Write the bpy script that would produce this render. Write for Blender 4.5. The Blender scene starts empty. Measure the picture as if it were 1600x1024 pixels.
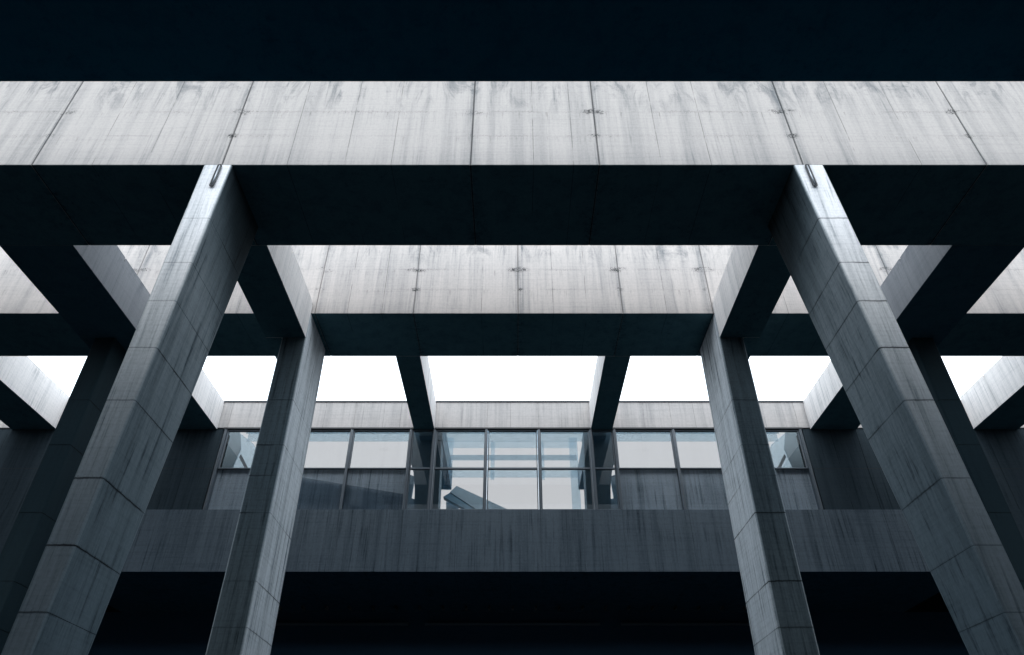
import bpy, bmesh, math, random
from mathutils import Vector
random.seed(7)
sc = bpy.context.scene
COL = sc.collection
E = 1.6                                   # eye height above the paving

# ---------------------------------------------------------------- helpers
def link(o, parent=None):
    COL.objects.link(o)
    if parent: o.parent = parent
    return o

def tag(o, label=None, cat=None, group=None, kind=None):
    if label: o['label'] = label
    if cat: o['category'] = cat
    if group: o['group'] = group
    if kind: o['kind'] = kind
    return o

class MB:
    """collects shapes in world metres, builds ONE mesh object"""
    def __init__(s): s.bm = bmesh.new()
    def hexa(s, pts, bev=0.0, seg=2):
        # pts: 4 bottom (ccw from above) then 4 top
        b = bmesh.new()
        v = [b.verts.new(p) for p in pts]
        for f in ((3,2,1,0),(4,5,6,7),(0,1,5,4),(1,2,6,5),(2,3,7,6),(3,0,4,7)):
            b.faces.new([v[i] for i in f])
        bmesh.ops.recalc_face_normals(b, faces=b.faces)
        if bev > 0:
            bmesh.ops.bevel(b, geom=list(b.edges), offset=bev, segments=seg, profile=.5, affect='EDGES')
        s.add(b)
        return s
    def box(s, x0, x1, y0, y1, z0, z1, bev=0.0):
        return s.hexa([(x0,y0,z0),(x1,y0,z0),(x1,y1,z0),(x0,y1,z0),
                       (x0,y0,z1),(x1,y0,z1),(x1,y1,z1),(x0,y1,z1)], bev)
    def prism_y(s, poly, y0, y1):
        # poly in (x,z), extruded along y
        b = bmesh.new()
        a = [b.verts.new((x, y0, z)) for x, z in poly]
        c = [b.verts.new((x, y1, z)) for x, z in poly]
        n = len(poly)
        b.faces.new(a); b.faces.new(c[::-1])
        for i in range(n): b.faces.new([a[i], c[i], c[(i+1)%n], a[(i+1)%n]])
        bmesh.ops.recalc_face_normals(b, faces=b.faces)
        s.add(b); return s
    def tube(s, pts, r, n=10):
        b = bmesh.new(); rings = []
        for i, p in enumerate(pts):
            p = Vector(p)
            t = (Vector(pts[min(i+1, len(pts)-1)]) - Vector(pts[max(i-1, 0)])).normalized()
            u = t.cross(Vector((0,1,0)))
            if u.length < .01: u = t.cross(Vector((1,0,0)))
            u.normalize(); w = t.cross(u)
            rings.append([b.verts.new(p + r*(math.cos(2*math.pi*k/n)*u + math.sin(2*math.pi*k/n)*w)) for k in range(n)])
        for a, c in zip(rings, rings[1:]):
            for k in range(n): b.faces.new([a[k], a[(k+1)%n], c[(k+1)%n], c[k]])
        b.faces.new(rings[0][::-1]); b.faces.new(rings[-1])
        bmesh.ops.recalc_face_normals(b, faces=b.faces)
        s.add(b, smooth=True); return s
    def add(s, b, smooth=False):
        if smooth:
            for f in b.faces: f.smooth = True
        me = bpy.data.meshes.new('t'); b.to_mesh(me); b.free()
        s.bm.from_mesh(me); bpy.data.meshes.remove(me)
    def build(s, name, mat, parent=None, origin=None):
        me = bpy.data.meshes.new(name)
        if origin is None and parent is None:
            xs = [v.co for v in s.bm.verts]
            origin = ((min(p.x for p in xs)+max(p.x for p in xs))/2,
                      (min(p.y for p in xs)+max(p.y for p in xs))/2, min(p.z for p in xs))
        if parent is not None: 
            o_ = Vector((0,0,0)); q = parent
            while q is not None: o_ += q.location; q = q.parent
            origin = o_
        bmesh.ops.translate(s.bm, verts=s.bm.verts, vec=-Vector(origin))
        s.bm.to_mesh(me); s.bm.free()
        o = bpy.data.objects.new(name, me)
        o.data.materials.append(mat)
        link(o, parent)
        if parent is None: o.location = origin
        return o

def empty(name, loc, label, cat, group=None):
    o = bpy.data.objects.new(name, None); o.location = loc; link(o)
    return tag(o, label, cat, group)

# ---------------------------------------------------------------- node kit
class NK:
    def __init__(s, name):
        s.m = bpy.data.materials.new(name); s.m.use_nodes = True
        s.t = s.m.node_tree; s.t.nodes.clear()
    def n(s, typ, **kw):
        q = s.t.nodes.new(typ)
        for k, v in kw.items(): setattr(q, k, v)
        return q
    def put(s, sock, v):
        if hasattr(v, 'is_output') or isinstance(v, bpy.types.NodeSocket): s.t.links.new(v, sock)
        else: sock.default_value = v
    def math(s, op, a, b=0.0, c=None, clamp=False):
        q = s.n('ShaderNodeMath', operation=op, use_clamp=clamp)
        s.put(q.inputs[0], a); s.put(q.inputs[1], b)
        if c is not None: s.put(q.inputs[2], c)
        return q.outputs[0]
    def noise(s, vec, scale=(1,1,1), detail=4, rough=.55, dist=0.0, off=(0,0,0)):
        mp = s.n('ShaderNodeMapping'); s.put(mp.inputs['Vector'], vec)
        mp.inputs['Scale'].default_value = scale; mp.inputs['Location'].default_value = off
        q = s.n('ShaderNodeTexNoise'); s.t.links.new(mp.outputs[0], q.inputs['Vector'])
        q.inputs['Scale'].default_value = 1; q.inputs['Detail'].default_value = detail
        q.inputs['Roughness'].default_value = rough; q.inputs['Distortion'].default_value = dist
        return q.outputs[0]
    def ramp(s, v, a, b, lo=0.0, hi=1.0):
        q = s.n('ShaderNodeMapRange', interpolation_type='SMOOTHSTEP'); s.put(q.inputs['Value'], v)
        q.inputs['From Min'].default_value = a; q.inputs['From Max'].default_value = b
        q.inputs['To Min'].default_value = lo; q.inputs['To Max'].default_value = hi
        return q.outputs[0]
    def mix(s, f, a, b):
        q = s.n('ShaderNodeMix', data_type='RGBA', blend_type='MIX')
        s.put(q.inputs['Factor'], f); s.put(q.inputs['A'], a) if False else None
        s.put(q.inputs[6], a); s.put(q.inputs[7], b)
        return q.outputs[2]

def concrete(name, light, dark, levels=(), spots=(), streak=1.0, soffit=.2, drips=True,
             vlines=(), top=None, low=None, face=(1,1), foot_shade=None, und=(.26,.60,.75), sk=.55, lw=1.0, beam_shade=None, crack=.02, wobble=.05, tp=(1.18,.90)):
    """board-marked, rain-streaked concrete in world metres.
       levels: heights of day joints; spots: x positions where tie-hole crust sits on those joints;
       vlines: x positions of hairline form joints"""
    k = NK(name)
    g = k.n('ShaderNodeNewGeometry'); P = g.outputs['Position']
    sx = k.n('ShaderNodeSeparateXYZ'); k.put(sx.inputs[0], P)
    X, Y, Z = sx.outputs
    sn = k.n('ShaderNodeSeparateXYZ'); k.put(sn.inputs[0], g.outputs['True Normal'])
    # streaks
    s1 = k.ramp(k.noise(P, (2.6,2.6,.10), 5, .6), .42, .68)
    s2 = k.ramp(k.noise(P, (9,9,.28), 5, .65, off=(3,1,7)), .48, .75)
    s3 = k.ramp(k.noise(P, (30,30,1.1), 3, .6, off=(9,4,2)), .45, .8)
    patch = k.ramp(k.noise(P, (.55,.55,.7), 3, .6, off=(5,5,5)), .35, .7)
    d = k.math('MULTIPLY', s1, .34)
    d = k.math('ADD', d, k.math('MULTIPLY', k.math('MULTIPLY', s2, k.math('ADD', patch, .2)), sk))
    d = k.math('ADD', d, k.math('MULTIPLY', s3, sk*.3))
    # fine mottling and board marks
    fine = k.noise(P, (14,14,14), 6, .7)
    d = k.math('ADD', d, k.math('MULTIPLY', k.ramp(fine, .35, .75), .22))
    boards = k.noise(P, (.5,.5,16), 3, .5, off=(2,2,2))
    d = k.math('ADD', d, k.math('MULTIPLY', k.ramp(boards, .45, .75), .14))
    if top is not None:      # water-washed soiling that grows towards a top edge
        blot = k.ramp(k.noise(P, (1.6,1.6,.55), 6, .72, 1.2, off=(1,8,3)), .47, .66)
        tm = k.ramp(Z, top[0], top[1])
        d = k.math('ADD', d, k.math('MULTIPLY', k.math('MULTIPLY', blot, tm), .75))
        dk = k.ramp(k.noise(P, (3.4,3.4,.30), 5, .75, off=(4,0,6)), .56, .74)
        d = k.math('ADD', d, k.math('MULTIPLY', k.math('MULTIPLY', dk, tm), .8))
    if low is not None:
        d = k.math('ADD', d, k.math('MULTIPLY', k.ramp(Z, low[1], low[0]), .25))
    d = k.math('MULTIPLY', d, .62*streak, clamp=True)
    crust_n = k.noise(P, (15,15,15), 6, .8, 1.5)
    wob = k.math('MULTIPLY', k.math('SUBTRACT', k.noise(P, (3,3,3), 4, .7, off=(7,7,1)), .5), wobble)
    Zw = k.math('ADD', Z, wob)
    dk = None
    def acc(a):
        nonlocal dk
        dk = a if dk is None else k.math('MAXIMUM', dk, a)
    gate = k.ramp(k.noise(P, (.4,.4,.2), 3, .6, off=(0,6,2)), .42, .6)
    for i, (z, wgt) in enumerate(levels):
        dist = k.math('ABSOLUTE', k.math('SUBTRACT', Zw, z))
        line = k.ramp(dist, .004, .004+crack, 1, 0)
        acc(k.math('MULTIPLY', k.math('MULTIPLY', line, k.math('ADD', k.math('MULTIPLY', gate, .85), .15)), wgt*lw))
        if drips:
            below = k.math('SUBTRACT', z, Z)
            m = k.math('MULTIPLY', k.ramp(below, 0, .03), k.ramp(below, .05, .5, 1, 0))
            dn = k.ramp(k.noise(P, (13,13,.8), 5, .7, off=(i*3,2,5)), .54, .72)
            acc(k.math('MULTIPLY', k.math('MULTIPLY', m, dn), (.62 if crack < .03 else .95)*wgt))
            m2 = k.ramp(dist, .02, .09, 1, 0)
            acc(k.math('MULTIPLY', k.math('MULTIPLY', k.math('MULTIPLY', m2, k.ramp(crust_n, .52, .62)), gate), .75*wgt))
    if spots and levels:
        dx = None
        rs = random.Random(len(spots)*7+int(levels[0][0]*10))
        for x in spots:
            a = k.math('MULTIPLY', k.math('ABSOLUTE', k.math('SUBTRACT', X, x)), rs.uniform(.75, 1.9))
            acc(k.math('MULTIPLY', k.ramp(k.math('ABSOLUTE', k.math('SUBTRACT', X, x)), .008, .026, 1, 0), .8 if levels[0][0] < 18 else .55))
            dx = a if dx is None else k.math('MINIMUM', dx, a)
        for j, (z, wgt) in enumerate(levels):
            rx, rz = ((.75, .20) if j == 0 else (.34, .15))
            e = k.math('ADD', k.math('POWER', k.math('DIVIDE', dx, rx), 2),
                       k.math('POWER', k.math('DIVIDE', k.math('ABSOLUTE', k.math('SUBTRACT', Z, z)), rz), 2))
            m = k.math('MULTIPLY', k.ramp(e, .0, 1.0, 1, 0), k.ramp(k.noise(P, (2.3,2.3,3.1), 3, .6, off=(j*5,3,9)), .34, .6))
            acc(k.math('MULTIPLY', m, k.ramp(k.math('ADD', crust_n, k.math('MULTIPLY', m, .10)), .56, .61)))
            d = k.math('ADD', d, k.math('MULTIPLY', k.math('MULTIPLY', m, k.ramp(fine, .45, .65)), .06), clamp=True)
        # grey wash down either side of a panel joint
        jn = k.math('MULTIPLY', k.ramp(dx, .02, .5, 1, 0), k.ramp(k.noise(P, (7,7,.3), 4, .7, off=(3,3,3)), .4, .65))
        d = k.math('ADD', d, k.math('MULTIPLY', jn, .40), clamp=True)
    for x, wgt in vlines:
        a = k.math('ABSOLUTE', k.math('SUBTRACT', k.math('ADD', X, k.math('MULTIPLY', wob, .35)), x))
        vg = k.ramp(k.noise(P, (.4,.4,1.1), 3, .6, off=(x,1,1)), .38, .55)
        acc(k.math('MULTIPLY', k.math('MULTIPLY', k.ramp(a, .003, .017, 1, 0), vg), wgt))
    col = k.mix(d, (*light, 1), (*dark, 1))
    if dk is not None:
        col = k.mix(k.math('MULTIPLY', dk, .9), col, (dark[0]*.12, dark[1]*.13, dark[2]*.14, 1))
    # shade put into the colour by facing: x and y faces are multiplied separately
    und_ = und
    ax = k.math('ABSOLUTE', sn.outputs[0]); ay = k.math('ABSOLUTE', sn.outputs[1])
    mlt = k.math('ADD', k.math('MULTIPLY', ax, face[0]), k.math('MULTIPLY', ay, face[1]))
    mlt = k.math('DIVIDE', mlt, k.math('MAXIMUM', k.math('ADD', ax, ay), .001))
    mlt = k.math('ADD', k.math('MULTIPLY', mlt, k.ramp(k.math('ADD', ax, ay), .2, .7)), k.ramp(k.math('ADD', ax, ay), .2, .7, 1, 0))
    if foot_shade is not None:  # falling light towards the foot, painted into the column colour
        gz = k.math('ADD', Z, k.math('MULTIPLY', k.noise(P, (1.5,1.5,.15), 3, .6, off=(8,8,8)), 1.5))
        gq = k.ramp(gz, foot_shade[0], foot_shade[1], foot_shade[2], 1)
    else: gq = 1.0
    if beam_shade is not None:  # shade beneath the beam, painted into the x-facing sides
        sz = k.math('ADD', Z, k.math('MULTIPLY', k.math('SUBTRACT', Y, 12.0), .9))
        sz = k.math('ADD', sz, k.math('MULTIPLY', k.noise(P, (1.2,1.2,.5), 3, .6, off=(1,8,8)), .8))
        sf = k.ramp(sz, beam_shade[0], beam_shade[1], 1, beam_shade[2])
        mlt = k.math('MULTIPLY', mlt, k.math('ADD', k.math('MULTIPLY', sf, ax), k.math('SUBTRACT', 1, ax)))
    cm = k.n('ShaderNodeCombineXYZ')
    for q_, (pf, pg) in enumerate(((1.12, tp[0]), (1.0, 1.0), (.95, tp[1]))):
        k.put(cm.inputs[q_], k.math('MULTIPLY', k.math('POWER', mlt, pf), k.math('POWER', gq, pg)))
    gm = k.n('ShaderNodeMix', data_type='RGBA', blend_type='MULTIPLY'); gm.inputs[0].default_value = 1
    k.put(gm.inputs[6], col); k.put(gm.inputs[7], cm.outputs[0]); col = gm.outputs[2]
    under = k.ramp(sn.outputs[2], -.5, -.95)  # underside shade multiplied into the base colour
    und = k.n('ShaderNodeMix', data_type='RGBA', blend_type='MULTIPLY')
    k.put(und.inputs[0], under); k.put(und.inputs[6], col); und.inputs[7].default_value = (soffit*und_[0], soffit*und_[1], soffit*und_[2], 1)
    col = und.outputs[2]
    b = k.n('ShaderNodeBsdfPrincipled'); k.put(b.inputs['Base Color'], col)
    k.put(b.inputs['Roughness'], k.math('ADD', .78, k.math('MULTIPLY', fine, .15)))
    b.inputs['Specular IOR Level'].default_value = .07
    bp = k.n('ShaderNodeBump'); bp.inputs['Strength'].default_value = .35; bp.inputs['Distance'].default_value = .012
    h = k.math('ADD', k.math('MULTIPLY', fine, .8), k.math('MULTIPLY', boards, .5))
    h = k.math('SUBTRACT', h, k.math('MULTIPLY', d, .3))
    k.put(bp.inputs['Height'], h); k.put(b.inputs['Normal'], bp.outputs[0])
    o = k.n('ShaderNodeOutputMaterial'); k.put(o.inputs[0], b.outputs[0])
    return k.m

def plain(name, col, rough=.5, metal=0.0, var=.25, scale=6):
    k = NK(name)
    g = k.n('ShaderNodeNewGeometry')
    nz = k.noise(g.outputs['Position'], (scale,)*3, 4, .6)
    c = k.mix(nz, (*[v*(1-var) for v in col], 1), (*[min(1, v*(1+var)) for v in col], 1))
    b = k.n('ShaderNodeBsdfPrincipled'); k.put(b.inputs['Base Color'], c)
    k.put(b.inputs['Roughness'], k.math('ADD', rough-.08, k.math('MULTIPLY', nz, .16)))
    b.inputs['Metallic'].default_value = metal
    o = k.n('ShaderNodeOutputMaterial'); k.put(o.inputs[0], b.outputs[0])
    return k.m

def glass(name, tint, refl=.12, rough=.02, graze=.25):
    """thin architectural glass: tinted transmission plus a mirror part"""
    k = NK(name)
    tr = k.n('ShaderNodeBsdfTransparent'); tr.inputs[0].default_value = (*[math.sqrt(v) for v in tint], 1)   # two faces per sheet
    gl = k.n('ShaderNodeBsdfGlossy'); gl.inputs['Roughness'].default_value = rough
    gl.inputs['Color'].default_value = (.8,.92,1,1)
    mx = k.n('ShaderNodeMixShader')
    lw = k.n('ShaderNodeLayerWeight'); lw.inputs[0].default_value = .35
    f = k.math('ADD', refl, k.math('MULTIPLY', lw.outputs['Facing'], graze), clamp=True)
    k.put(mx.inputs[0], f); k.put(mx.inputs[1], tr.outputs[0]); k.put(mx.inputs[2], gl.outputs[0])
    o = k.n('ShaderNodeOutputMaterial'); k.put(o.inputs[0], mx.outputs[0])
    return k.m

# ---------------------------------------------------------------- measurements (metres, camera at x=0, y=0)
J1 = [-22.6, -17.6, -12.58, -7.6, -1.10, 2.27, 7.6, 12.4, 17.4, 22.4]
J2 = [-21.0, -14.2, -7.17, -3.6, 0.2, 4.0, 7.28, 14.2, 21.0]
Z1, Z2 = 15.65, 16.73
ZT1, ZT2 = 19.7, 21.2

LC, DC = (.45,.424,.405), (.115,.128,.138)
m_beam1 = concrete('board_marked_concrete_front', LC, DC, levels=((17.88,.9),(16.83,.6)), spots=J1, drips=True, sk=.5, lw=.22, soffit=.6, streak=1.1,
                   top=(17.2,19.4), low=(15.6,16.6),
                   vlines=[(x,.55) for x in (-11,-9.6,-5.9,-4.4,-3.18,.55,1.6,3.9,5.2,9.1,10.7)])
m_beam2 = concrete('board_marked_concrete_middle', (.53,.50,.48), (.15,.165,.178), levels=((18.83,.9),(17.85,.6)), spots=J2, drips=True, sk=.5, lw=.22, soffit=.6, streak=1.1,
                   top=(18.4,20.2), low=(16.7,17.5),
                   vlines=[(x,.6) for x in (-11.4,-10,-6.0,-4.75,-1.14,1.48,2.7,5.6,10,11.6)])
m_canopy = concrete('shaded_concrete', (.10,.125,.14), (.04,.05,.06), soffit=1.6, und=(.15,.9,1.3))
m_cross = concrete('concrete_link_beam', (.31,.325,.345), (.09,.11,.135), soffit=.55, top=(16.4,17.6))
m_cross2 = concrete('lit_concrete_link_beam', (.86,.82,.795), (.26,.28,.29), soffit=.30, streak=1.05, sk=.8)  # lit copy of the link beam concrete, brightness put into its colour
m_col1 = concrete('concrete_front_column', (.75,.765,.78), (.15,.185,.21), sk=1.05, streak=1.3, tp=(1.55,.72), beam_shade=(12.6,16.2,.12), crack=.028, wobble=.06,
                  foot_shade=(4,15.2,.74), face=(.36,1), soffit=.2,
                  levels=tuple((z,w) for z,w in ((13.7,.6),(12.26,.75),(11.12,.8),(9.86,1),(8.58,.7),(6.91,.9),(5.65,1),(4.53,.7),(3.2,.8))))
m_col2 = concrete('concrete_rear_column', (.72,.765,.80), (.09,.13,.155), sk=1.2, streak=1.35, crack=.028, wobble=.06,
                  face=(1,.12), foot_shade=(2.5,12,.75), soffit=.2,
                  levels=tuple((z,w) for z,w in ((13.13,.5),(11.49,1),(10.45,.6),(9.26,1),(7.27,1),(6.05,.6),(4.6,.8))))
FV = [(x,.5) for x in (-12,-8.9,-6.1,-5.3,-2.4,-.1,2.3,6.2,8.6,9.7,11.9)]
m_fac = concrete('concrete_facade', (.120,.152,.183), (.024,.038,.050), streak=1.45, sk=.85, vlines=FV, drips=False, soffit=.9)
m_inf = concrete('concrete_infill_behind_glass', (.36,.40,.44), (.06,.085,.10), streak=1.4, sk=.8, drips=False)
m_side = concrete('concrete_side_wall', (.040,.058,.072), (.010,.019,.026), vlines=[(x,.9) for x in (-26.5,-23.5,-20.5,-17.5,-14.8,14.8,17.5,20.5,23.5,26.5)], streak=1.3, sk=.9, drips=False)  # outer ends of the facade: their shade is put into the base colour
m_col3 = concrete('shade_toned_column', (.014,.028,.036), (.006,.013,.018), levels=tuple((z,.8) for z in (13.13,11.49,9.26,7.27,6.05,4.6)))  # near-black base colour carries the shade on the outer columns
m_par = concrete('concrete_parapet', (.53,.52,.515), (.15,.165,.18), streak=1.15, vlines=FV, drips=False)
m_dark = plain('dark_interior', (.012,.05,.09), .8)
m_ground = plain('dark_paving', (.030,.042,.05), .85, scale=2)
m_frame = plain('anodised_frame', (.10,.125,.15), .45, .3)
m_frame_lt = plain('anodised_frame_edge', (.13,.155,.18), .45, .3)
m_flash = plain('dark_flashing', (.025,.032,.04), .5)
m_steel = plain('galvanised_steel', (.30,.33,.36), .4, .7)
m_gasket = plain('black_gasket', (.02,.025,.03), .7)
m_glass = glass('blue_tinted_window_glass', (.285,.262,.245), .05)
m_glassclear = glass('clear_glass_over_infill', (.80,.84,.87), .01, graze=.06)
m_reflection = glass('reflection_tint', (.55,.60,.64), .0, graze=.0)
m_glassdark = glass('dark_ground_floor_glass', (.05,.06,.07), .05)
m_fros = glass('pale_blue_glass_sheet', (.60,.74,.82), .04, .3)
m_fros2 = glass('blue_glass_sheet', (.34,.47,.55), .04, .3)
m_inner = plain('blue_grey_painted_wall', (.44,.62,.74), .7)
m_innerd = plain('deep_blue_grey_painted_wall', (.24,.42,.55), .7)

# ---------------------------------------------------------------- setting
g = MB(); g.bm.from_mesh(bpy.data.meshes.new('z'))
v = [g.bm.verts.new(p) for p in ((-900,-900,0),(900,-900,0),(900,900,0),(-900,900,0))]; g.bm.faces.new(v)
gr = g.build('ground', m_ground, origin=(0,0,0)); tag(gr, kind='structure')

# ---------------------------------------------------------------- panelled cross beams
def panel_beam(name, mat, x0, x1, y0, y1, z0, z1, joints, label, gap=.036):
    root = None
    xs = [x0] + [j for j in joints if x0 < j < x1] + [x1]
    b = MB()
    for a, c in zip(xs, xs[1:]):
        b.box(a + (gap/2 if a != x0 else 0), c - (gap/2 if c != x1 else 0), y0, y1, z0, z1, .018)
    b.box(x0+.2, x1-.2, y0+.022, y1-.004, z0+.016, z1-.022)
    return tag(b.build(name, mat), label, 'beam')

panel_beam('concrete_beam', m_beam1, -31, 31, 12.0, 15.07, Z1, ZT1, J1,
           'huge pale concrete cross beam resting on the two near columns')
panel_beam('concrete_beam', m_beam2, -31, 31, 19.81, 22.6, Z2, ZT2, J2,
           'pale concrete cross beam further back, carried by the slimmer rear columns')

# near roof slab overhead
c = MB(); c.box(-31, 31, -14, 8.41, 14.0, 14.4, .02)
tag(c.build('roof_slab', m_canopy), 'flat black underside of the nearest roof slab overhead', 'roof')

# ---------------------------------------------------------------- link beams running away from the camera
def link_beam(x0, x1, y0, y1, z0, z1, label, group, joints=(), extra=None, name='link_beam', mat=None):
    b = MB(); ys = [y0] + list(joints) + [y1]
    for a, c_ in zip(ys, ys[1:]):
        b.box(x0, x1, a+(.003 if a != y0 else 0), c_-(.003 if c_ != y1 else 0), z0, z1-.16, .012)
        b.box(x0+.02, x1-.02, a+.03, c_-.03, z1-.155, z1, .01)
    b.box(x0+.008, x1-.008, y0+.01, y1-.01, z0+.004, z1-.17)
    if extra: b.box(*extra, .01)
    return tag(b.build(name, mat or m_cross), label, 'beam', group)

GA = 'link beams between the two big cross beams'
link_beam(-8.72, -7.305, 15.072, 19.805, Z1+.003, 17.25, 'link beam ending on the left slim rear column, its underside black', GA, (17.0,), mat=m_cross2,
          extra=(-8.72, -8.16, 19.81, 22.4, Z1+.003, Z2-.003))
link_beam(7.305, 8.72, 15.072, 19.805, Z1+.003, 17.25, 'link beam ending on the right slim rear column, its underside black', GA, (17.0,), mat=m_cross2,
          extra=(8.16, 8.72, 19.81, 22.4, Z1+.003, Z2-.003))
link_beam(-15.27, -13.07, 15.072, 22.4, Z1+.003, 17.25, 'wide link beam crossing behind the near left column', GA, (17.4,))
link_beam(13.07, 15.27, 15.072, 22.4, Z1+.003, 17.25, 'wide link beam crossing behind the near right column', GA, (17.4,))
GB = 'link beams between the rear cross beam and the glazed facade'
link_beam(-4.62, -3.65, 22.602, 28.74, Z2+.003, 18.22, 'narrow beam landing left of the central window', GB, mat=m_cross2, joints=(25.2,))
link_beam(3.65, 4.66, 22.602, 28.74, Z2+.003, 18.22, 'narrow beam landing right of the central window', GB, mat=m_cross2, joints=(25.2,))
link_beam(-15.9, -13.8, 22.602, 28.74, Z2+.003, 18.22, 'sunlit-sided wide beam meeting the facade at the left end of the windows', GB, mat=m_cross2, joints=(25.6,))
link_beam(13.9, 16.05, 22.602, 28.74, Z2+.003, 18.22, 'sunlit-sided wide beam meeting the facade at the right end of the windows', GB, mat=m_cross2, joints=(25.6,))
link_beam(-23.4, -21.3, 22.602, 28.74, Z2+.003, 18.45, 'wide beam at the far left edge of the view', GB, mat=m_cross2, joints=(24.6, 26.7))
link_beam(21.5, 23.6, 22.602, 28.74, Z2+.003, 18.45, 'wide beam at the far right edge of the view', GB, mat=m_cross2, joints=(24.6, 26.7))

# ---------------------------------------------------------------- columns
def lerp(a, b, t): return a+(b-a)*t
def column(xo_t, xi_t, xo_b, xi_b, yf, d_t, d_b, ztop, zj, mat, label, group, bev=.05):
    b = MB(); zs = [0.0] + sorted(zj) + [ztop]
    def sect(z):
        t = z/ztop
        xo, xi, d = lerp(xo_b, xo_t, t), lerp(xi_b, xi_t, t), lerp(d_b, d_t, t)
        a, c = min(xo, xi), max(xo, xi)
        return a, c, yf, yf+d
    for i, (z0, z1) in enumerate(zip(zs, zs[1:])):
        p, q = z0+(.003 if i else 0), z1-(.003 if i < len(zs)-2 else 0)
        A, B = sect(p), sect(q)
        bb = bmesh.new()
        pts = [(A[0],A[2],p),(A[1],A[2],p),(A[1],A[3],p),(A[0],A[3],p),(B[0],B[2],q),(B[1],B[2],q),(B[1],B[3],q),(B[0],B[3],q)]
        v = [bb.verts.new(t_) for t_ in pts]
        for f in ((3,2,1,0),(4,5,6,7),(0,1,5,4),(1,2,6,5),(2,3,7,6),(3,0,4,7)): bb.faces.new([v[k] for k in f])
        bmesh.ops.recalc_face_normals(bb, faces=bb.faces)
        vert = [e for e in bb.edges if abs(e.verts[0].co.z-e.verts[1].co.z) > .1]
        bmesh.ops.bevel(bb, geom=vert, offset=bev, segments=3, profile=.5, affect='EDGES')
        b.add(bb)
    A, B = sect(.02), sect(ztop-.02); s = .03
    b.hexa([(A[0]+s,A[2]+s,.02),(A[1]-s,A[2]+s,.02),(A[1]-s,A[3]-s,.02),(A[0]+s,A[3]-s,.02),
            (B[0]+s,B[2]+s,ztop-.02),(B[1]-s,B[2]+s,ztop-.02),(B[1]-s,B[3]-s,ztop-.02),(B[0]+s,B[3]-s,ztop-.02)])
    a, c, y0, y1 = sect(0)
    root = empty('concrete_column', ((a+c)/2, (y0+y1)/2, 0), label, 'column', group)
    b.build('shaft', mat, root)
    return root

ZJ1 = (13.7,12.26,11.12,9.86,8.58,6.91,5.65,4.53,3.2)
ZJ2 = (13.13,11.49,9.26,7.27,6.05,4.6)
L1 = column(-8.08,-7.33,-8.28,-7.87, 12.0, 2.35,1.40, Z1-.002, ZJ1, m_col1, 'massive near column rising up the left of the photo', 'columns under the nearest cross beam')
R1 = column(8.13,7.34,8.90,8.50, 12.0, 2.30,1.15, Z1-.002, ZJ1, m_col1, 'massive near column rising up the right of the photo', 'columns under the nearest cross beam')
GC = 'columns under the rear cross beam'
column(-8.15,-7.30,-8.15,-7.12, 19.81, 2.4,2.4, Z2-.002, ZJ2, m_col2, 'slim rear column in front of the windows left of centre', GC)
column(8.15,7.30,8.15,7.12, 19.81, 2.4,2.4, Z2-.002, ZJ2, m_col2, 'slim rear column in front of the windows right of centre', GC)
column(-14.75,-14.02,-14.75,-14.02, 19.81, 2.4,2.4, Z1, ZJ2, m_col3, 'dark column half hidden behind the near left column', GC)
column(14.85,14.1,14.95,14.2, 19.81, 2.4,2.4, Z1, ZJ2, m_col3, 'dark column half hidden behind the near right column', GC)

# steel hanger loops on the near columns
def loop(root, x, sgn):
    z0, z1, w, y = 15.56, 14.84, .045, 11.955
    xa, xb = x, x-sgn*.02
    pts = []
    for k in range(9):
        a = math.pi*k/8; pts.append((xa+w*math.cos(a), y, z0+w*math.sin(a)))
    for k in range(9):
        a = math.pi+math.pi*k/8; pts.append((xb+w*math.cos(a), y, z1+w*math.sin(a)))
    pts.append(pts[0])
    b = MB(); b.tube(pts, .02)
    o = b.build('steel_loop', m_gasket, root)
    b = MB(); b.tube([(xa, y+.005, z0+.02), (xb, y+.005, z1-.02)], .022)
    b.build('steel_pin', m_steel, o)
loop(L1, -7.62, 1); loop(R1, 7.66, -1)

# ---------------------------------------------------------------- the building across the court
B = empty('concrete_building', (0, 28.75, 0), 'concrete building across the court with a glazed window band', 'building')
YF = 28.75
def facade(name, mat, x0, x1, y0, y1, z0, z1, joints, parent=B, gap=.016, bev=.01):
    b = MB(); xs = [x0]+[j for j in joints if x0 < j < x1]+[x1]
    for a, c_ in zip(xs, xs[1:]):
        b.box(a+(gap/2 if a != x0 else 0), c_-(gap/2 if c_ != x1 else 0), y0, y1, z0, z1, bev)
    b.box(x0+.03, x1-.03, y0+.02, y1-.004, z0+.01, z1-.01)
    return b.build(name, mat, parent)
MX = [-13.36, -10.4, -7.47, -4.72, -3.62, -1.2, 1.2, 3.62, 4.72, 7.47, 10.4, 13.4]
far = [-28,-25,-22,-19,-16]; farp = [16,19,22,25,28]
JF = far+MX+farp
facade('parapet', m_par, -32, 32, YF, 29.05, 16.83, 18.20, far+[-13.36,-7.47,-1.2,1.2,7.47,13.4]+farp)
b = MB(); b.box(-32, 32, YF-.05, 29.1, 18.203, 18.26, .01); b.build('coping', m_flash, B)
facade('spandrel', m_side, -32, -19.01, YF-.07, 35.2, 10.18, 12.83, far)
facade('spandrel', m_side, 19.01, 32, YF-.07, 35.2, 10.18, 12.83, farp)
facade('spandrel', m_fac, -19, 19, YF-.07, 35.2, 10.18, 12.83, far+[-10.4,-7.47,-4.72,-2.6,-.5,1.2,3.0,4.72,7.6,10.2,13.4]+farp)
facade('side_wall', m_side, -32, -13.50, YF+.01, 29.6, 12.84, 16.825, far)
facade('side_wall', m_side, 13.54, 32, YF+.01, 29.6, 12.84, 16.825, farp)
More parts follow.
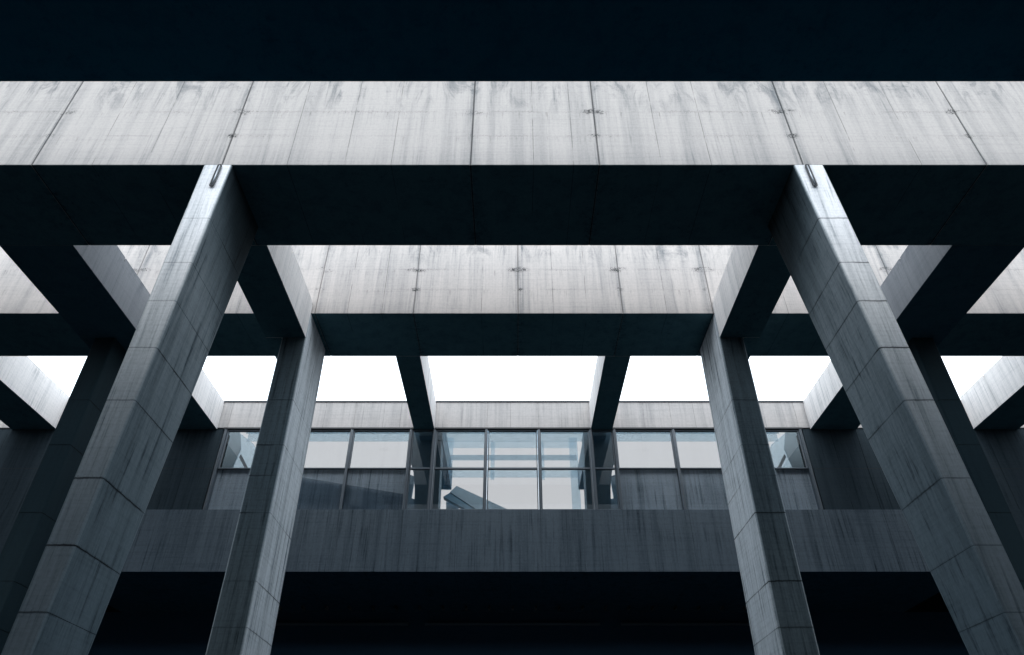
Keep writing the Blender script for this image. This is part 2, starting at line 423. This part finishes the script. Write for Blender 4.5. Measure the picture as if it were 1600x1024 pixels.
facade('infill_panel', m_inf, -13.44, -4.79, YF+.19, 29.1, 12.835, 14.88, [-10.4,-7.47])
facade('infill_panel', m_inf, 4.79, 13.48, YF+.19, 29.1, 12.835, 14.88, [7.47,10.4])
# horizontal day joint on the side walls
b = MB(); b.box(-31.9, -13.52, YF+.004, YF+.03, 14.77, 14.785); b.build('shadow_gap', m_gasket, B)
b = MB(); b.box(13.56, 31.9, YF+.004, YF+.03, 14.77, 14.785); b.build('shadow_gap', m_gasket, B)

def window(x0, x1, z0, z1, transom=None):
    fr = MB(); t = .05
    fr.box(x0, x1, YF+.03, YF+.16, z1-.07, z1, .006)
    fr.box(x0, x1, YF+.03, YF+.16, z0, z0+.05, .006)
    fr.box(x0, x0+t, YF+.04, YF+.15, z0+.052, z1-.072, .005)
    fr.box(x1-t, x1, YF+.04, YF+.15, z0+.052, z1-.072, .005)
    f = fr.build('window', m_frame, B)
    if transom:
        b = MB(); b.box(x0+t+.002, x1-t-.002, YF+.02, YF+.15, transom-.04, transom+.04, .006); b.build('transom', m_frame, f)
    b = MB(); b.box(x0+t, x1-t, YF+.09, YF+.10, z0+.05, z1-.07); b.build('pane', m_glass, f)
    return f
for a, c_ in zip(MX, MX[1:]):
    mid = (a+c_)/2
    if abs(mid) < 4.75: window(a+.06, c_-.06, 12.84, 16.74, 14.80)
    else:
        f = window(a+.06, c_-.06, 14.785, 16.74)
        b = MB(); b.box(a+.06, c_-.06, YF+.09, YF+.10, 12.85, 14.78); b.build('pane', m_glassclear, f)
# mullions stand proud of the panes over the full height of the band
for x in MX:
    b = MB(); w = .045
    b.box(x-w, x+w, YF-.03, YF+.20, 12.845, 16.74, .008)
    o = b.build('mullion', m_frame, B)
    b = MB(); s = -1 if x < 0 else 1
    b.box(x+s*w-.018, x+s*w+.018, YF-.05, YF-.031, 12.845, 16.74, .003); b.build('mullion_cap', m_frame_lt, o)
b = MB(); b.box(-13.5, 13.54, YF-.06, YF+.14, 16.745, 16.825, .008); b.build('head_flashing', m_flash, B)
b = MB(); b.box(-32, -13.51, YF-.03, YF+.1, 16.79, 16.826, .005); b.build('head_flashing', m_flash, B)
b = MB(); b.box(13.55, 32, YF-.03, YF+.1, 16.79, 16.826, .005); b.build('head_flashing', m_flash, B)

b = MB(); b.prism_y([(-10.3,12.86),(-4.83,12.86),(-4.83,13.62),(-10.3,14.55)], YF+.13, YF+.135); b.build('reflection_sheet', m_reflection, B)  # added sheet standing in for a diagonal reflection over the infill
# bars and shapes built behind the glass in place of its reflections
b = MB(); b.box(-13.2, 13.2, 30.6, 30.64, 17.50, 18.15); b.build('reflection_band', m_fros2, B)
b = MB(); b.box(-13.2, 13.2, 30.9, 30.94, 17.22, 18.15); b.build('reflection_band', m_fros, B)
for z0, z1, mt in ((18.39,18.80,m_fros),(17.67,17.97,m_fros2),(16.68,17.08,m_fros)):
    b = MB(); b.box(-3.65, 3.45, 34.0, 34.04, z0, z1); b.build('reflection_bar', mt, B)
for x in (-1.05, 1.62):
    b = MB(); b.box(x-.13, x+.08, 34.1, 34.14, 16.6, 18.8); b.build('reflection_strip', m_fros, B)
b = MB(); b.box(-3.58, -3.2, 33.8, 33.84, 15.9, 18.9); b.build('reflection_strip', m_fros, B)
b = MB(); b.box(3.05, 3.5, 33.8, 33.84, 14.2, 18.9); b.build('reflection_strip', m_fros, B)
for s in (-1, 1):
    b = MB()
    if s < 0: b.box(-4.45, -3.36, 29.4, 35.8, 16.75, 17.9, .01)
    else: b.box(3.62, 4.45, 29.4, 35.8, 16.75, 17.9, .01)
    b.build('inner_beam', m_innerd, B)
    b = MB()
    P_ = [(-4.42,12.9),(-3.36,12.9),(-3.40,15.6),(-3.44,17.3),(-4.85,17.3),(-4.80,15.6),(-4.66,15.3),(-4.50,14.3)]
    P_ = [(x*(-s), z) for x, z in P_]
    b.prism_y(P_, 29.9, 30.9); b.build('inner_column', m_innerd, B)
    b = MB()
    P_ = [(-5.05,12.9),(-4.3,12.9),(-4.3,14.15),(-4.80,14.3),(-4.72,15.4),(-5.0,15.5)]
    b.prism_y([(x*(-s), z) for x, z in P_], 31.0, 31.2); b.build('inner_screen', m_inner, B)
# ramp-like wedge and post standing in for the central bay's reflected diagonal
b = MB(); b.prism_y([(-3.49,16.82),(-3.14,17.19),(-.14,15.76),(-.14,15.3),(-1.89,15.3),(-1.89,15.76)], 36.3, 36.9); r_ = b.build('reflection_wedge', m_inner, B)
b = MB(); b.prism_y([(-3.85,16.57),(-3.50,16.80),(-1.91,15.75),(-1.91,15.3),(-2.32,15.3),(-2.32,15.72)], 36.35, 36.8); b.build('reflection_wedge_underside', m_innerd, r_)
b = MB(); b.prism_y([(-3.65,15.3),(-2.97,15.3),(-3.02,16.2),(-3.74,16.55)], 36.95, 37.3); b.build('reflection_post', m_inner, B)
# end bays: screen, slanted strip and tinted sheet behind the glass
for s in (-1, 1):
    b = MB(); b.prism_y([(x*-s, z) for x, z in ((-14.6,15.2),(-13.75,15.2),(-13.45,16.9),(-13.75,17.9),(-14.6,17.9))], 31.0, 31.1); b.build('inner_screen', m_inner, B)
    b = MB(); b.prism_y([(x*-s, z) for x, z in ((-13.50,16.72),(-12.72,15.6),(-12.88,15.6),(-13.56,16.55))], 31.3, 31.36); b.build('slanted_strip', m_frame_lt, B)
    b = MB(); b.prism_y([(x*-s, z) for x, z in ((-13.9,18.0),(-13.1,17.4),(-12.0,15.5),(-14.2,15.5))], 31.6, 31.64); b.build('tinted_sheet', m_fros, B)

# recessed ground floor
b = MB(); b.box(-32, 32, 35.1, 35.4, 0, 10.17); b.build('ground_floor_wall', m_dark, B)
for i in range(25):
    x = -13.2+i*1.1
    b = MB(); b.box(x-.05, x+.05, 33.9, 34.3, 10.05, 10.175, .008); b.build('soffit_fin', m_flash, B)
for x0, x1 in ((-13.5,-5),(-4.2,4.2),(5.2,13.5)):
    b = MB(); b.box(x0, x1, 34.9, 35.09, 9.55, 9.65, .01); b.build('door_head', m_frame, B)

# unseen blocks added at the sides and behind the camera to cut low light
for s in (-1, 1):
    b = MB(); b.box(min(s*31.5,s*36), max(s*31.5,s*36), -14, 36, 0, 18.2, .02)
    tag(b.build('side_light_block', m_canopy), 'added unseen block keeping low light out on the %s side of the court' % ('left' if s < 0 else 'right'), 'building')
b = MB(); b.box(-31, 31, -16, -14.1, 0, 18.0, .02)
tag(b.build('rear_light_block', m_canopy), 'added unseen light block standing behind the viewer', 'building')

# ---------------------------------------------------------------- light
w = bpy.data.worlds.new('World'); sc.world = w; w.use_nodes = True
nt = w.node_tree; nt.nodes.clear()
SUN_EL, SUN_AZ = math.radians(50), math.radians(180)      # high, behind the camera, through cloud
sky = nt.nodes.new('ShaderNodeTexSky'); sky.sky_type = 'NISHITA'; sky.sun_disc = False
sky.sun_elevation = SUN_EL; sky.sun_rotation = SUN_AZ
b1 = nt.nodes.new('ShaderNodeBackground'); b1.inputs[1].default_value = .08
nt.links.new(sky.outputs[0], b1.inputs[0])
b2 = nt.nodes.new('ShaderNodeBackground'); b2.inputs[0].default_value = (.85,.935,1,1); b2.inputs[1].default_value = 2.35
ad = nt.nodes.new('ShaderNodeAddShader'); nt.links.new(b1.outputs[0], ad.inputs[0]); nt.links.new(b2.outputs[0], ad.inputs[1])
out = nt.nodes.new('ShaderNodeOutputWorld'); nt.links.new(ad.outputs[0], out.inputs[0])
ld = bpy.data.lights.new('sun', 'SUN'); ld.energy = 1.6; ld.angle = math.radians(35); ld.color = (1,.925,.87)
lo = bpy.data.objects.new('sun', ld); link(lo); lo.location = (0,-20,60)
dirv = Vector((0, math.cos(SUN_EL), -math.sin(SUN_EL)))
lo.rotation_euler = dirv.to_track_quat('-Z','Y').to_euler()

# ---------------------------------------------------------------- camera
cd = bpy.data.cameras.new('camera'); cam = bpy.data.objects.new('camera', cd); link(cam)
cam.location = (0,0,E); cam.rotation_euler = (math.radians(90+36.2), 0, 0)
cd.lens = 1075/1600*36; cd.sensor_width = 36; cd.shift_x = -1/1600
cd.clip_start = .1; cd.clip_end = 3000
sc.camera = cam
sc.view_settings.view_transform = 'Standard'; sc.view_settings.look = 'None'
sc.view_settings.exposure = 0; sc.view_settings.gamma = 1
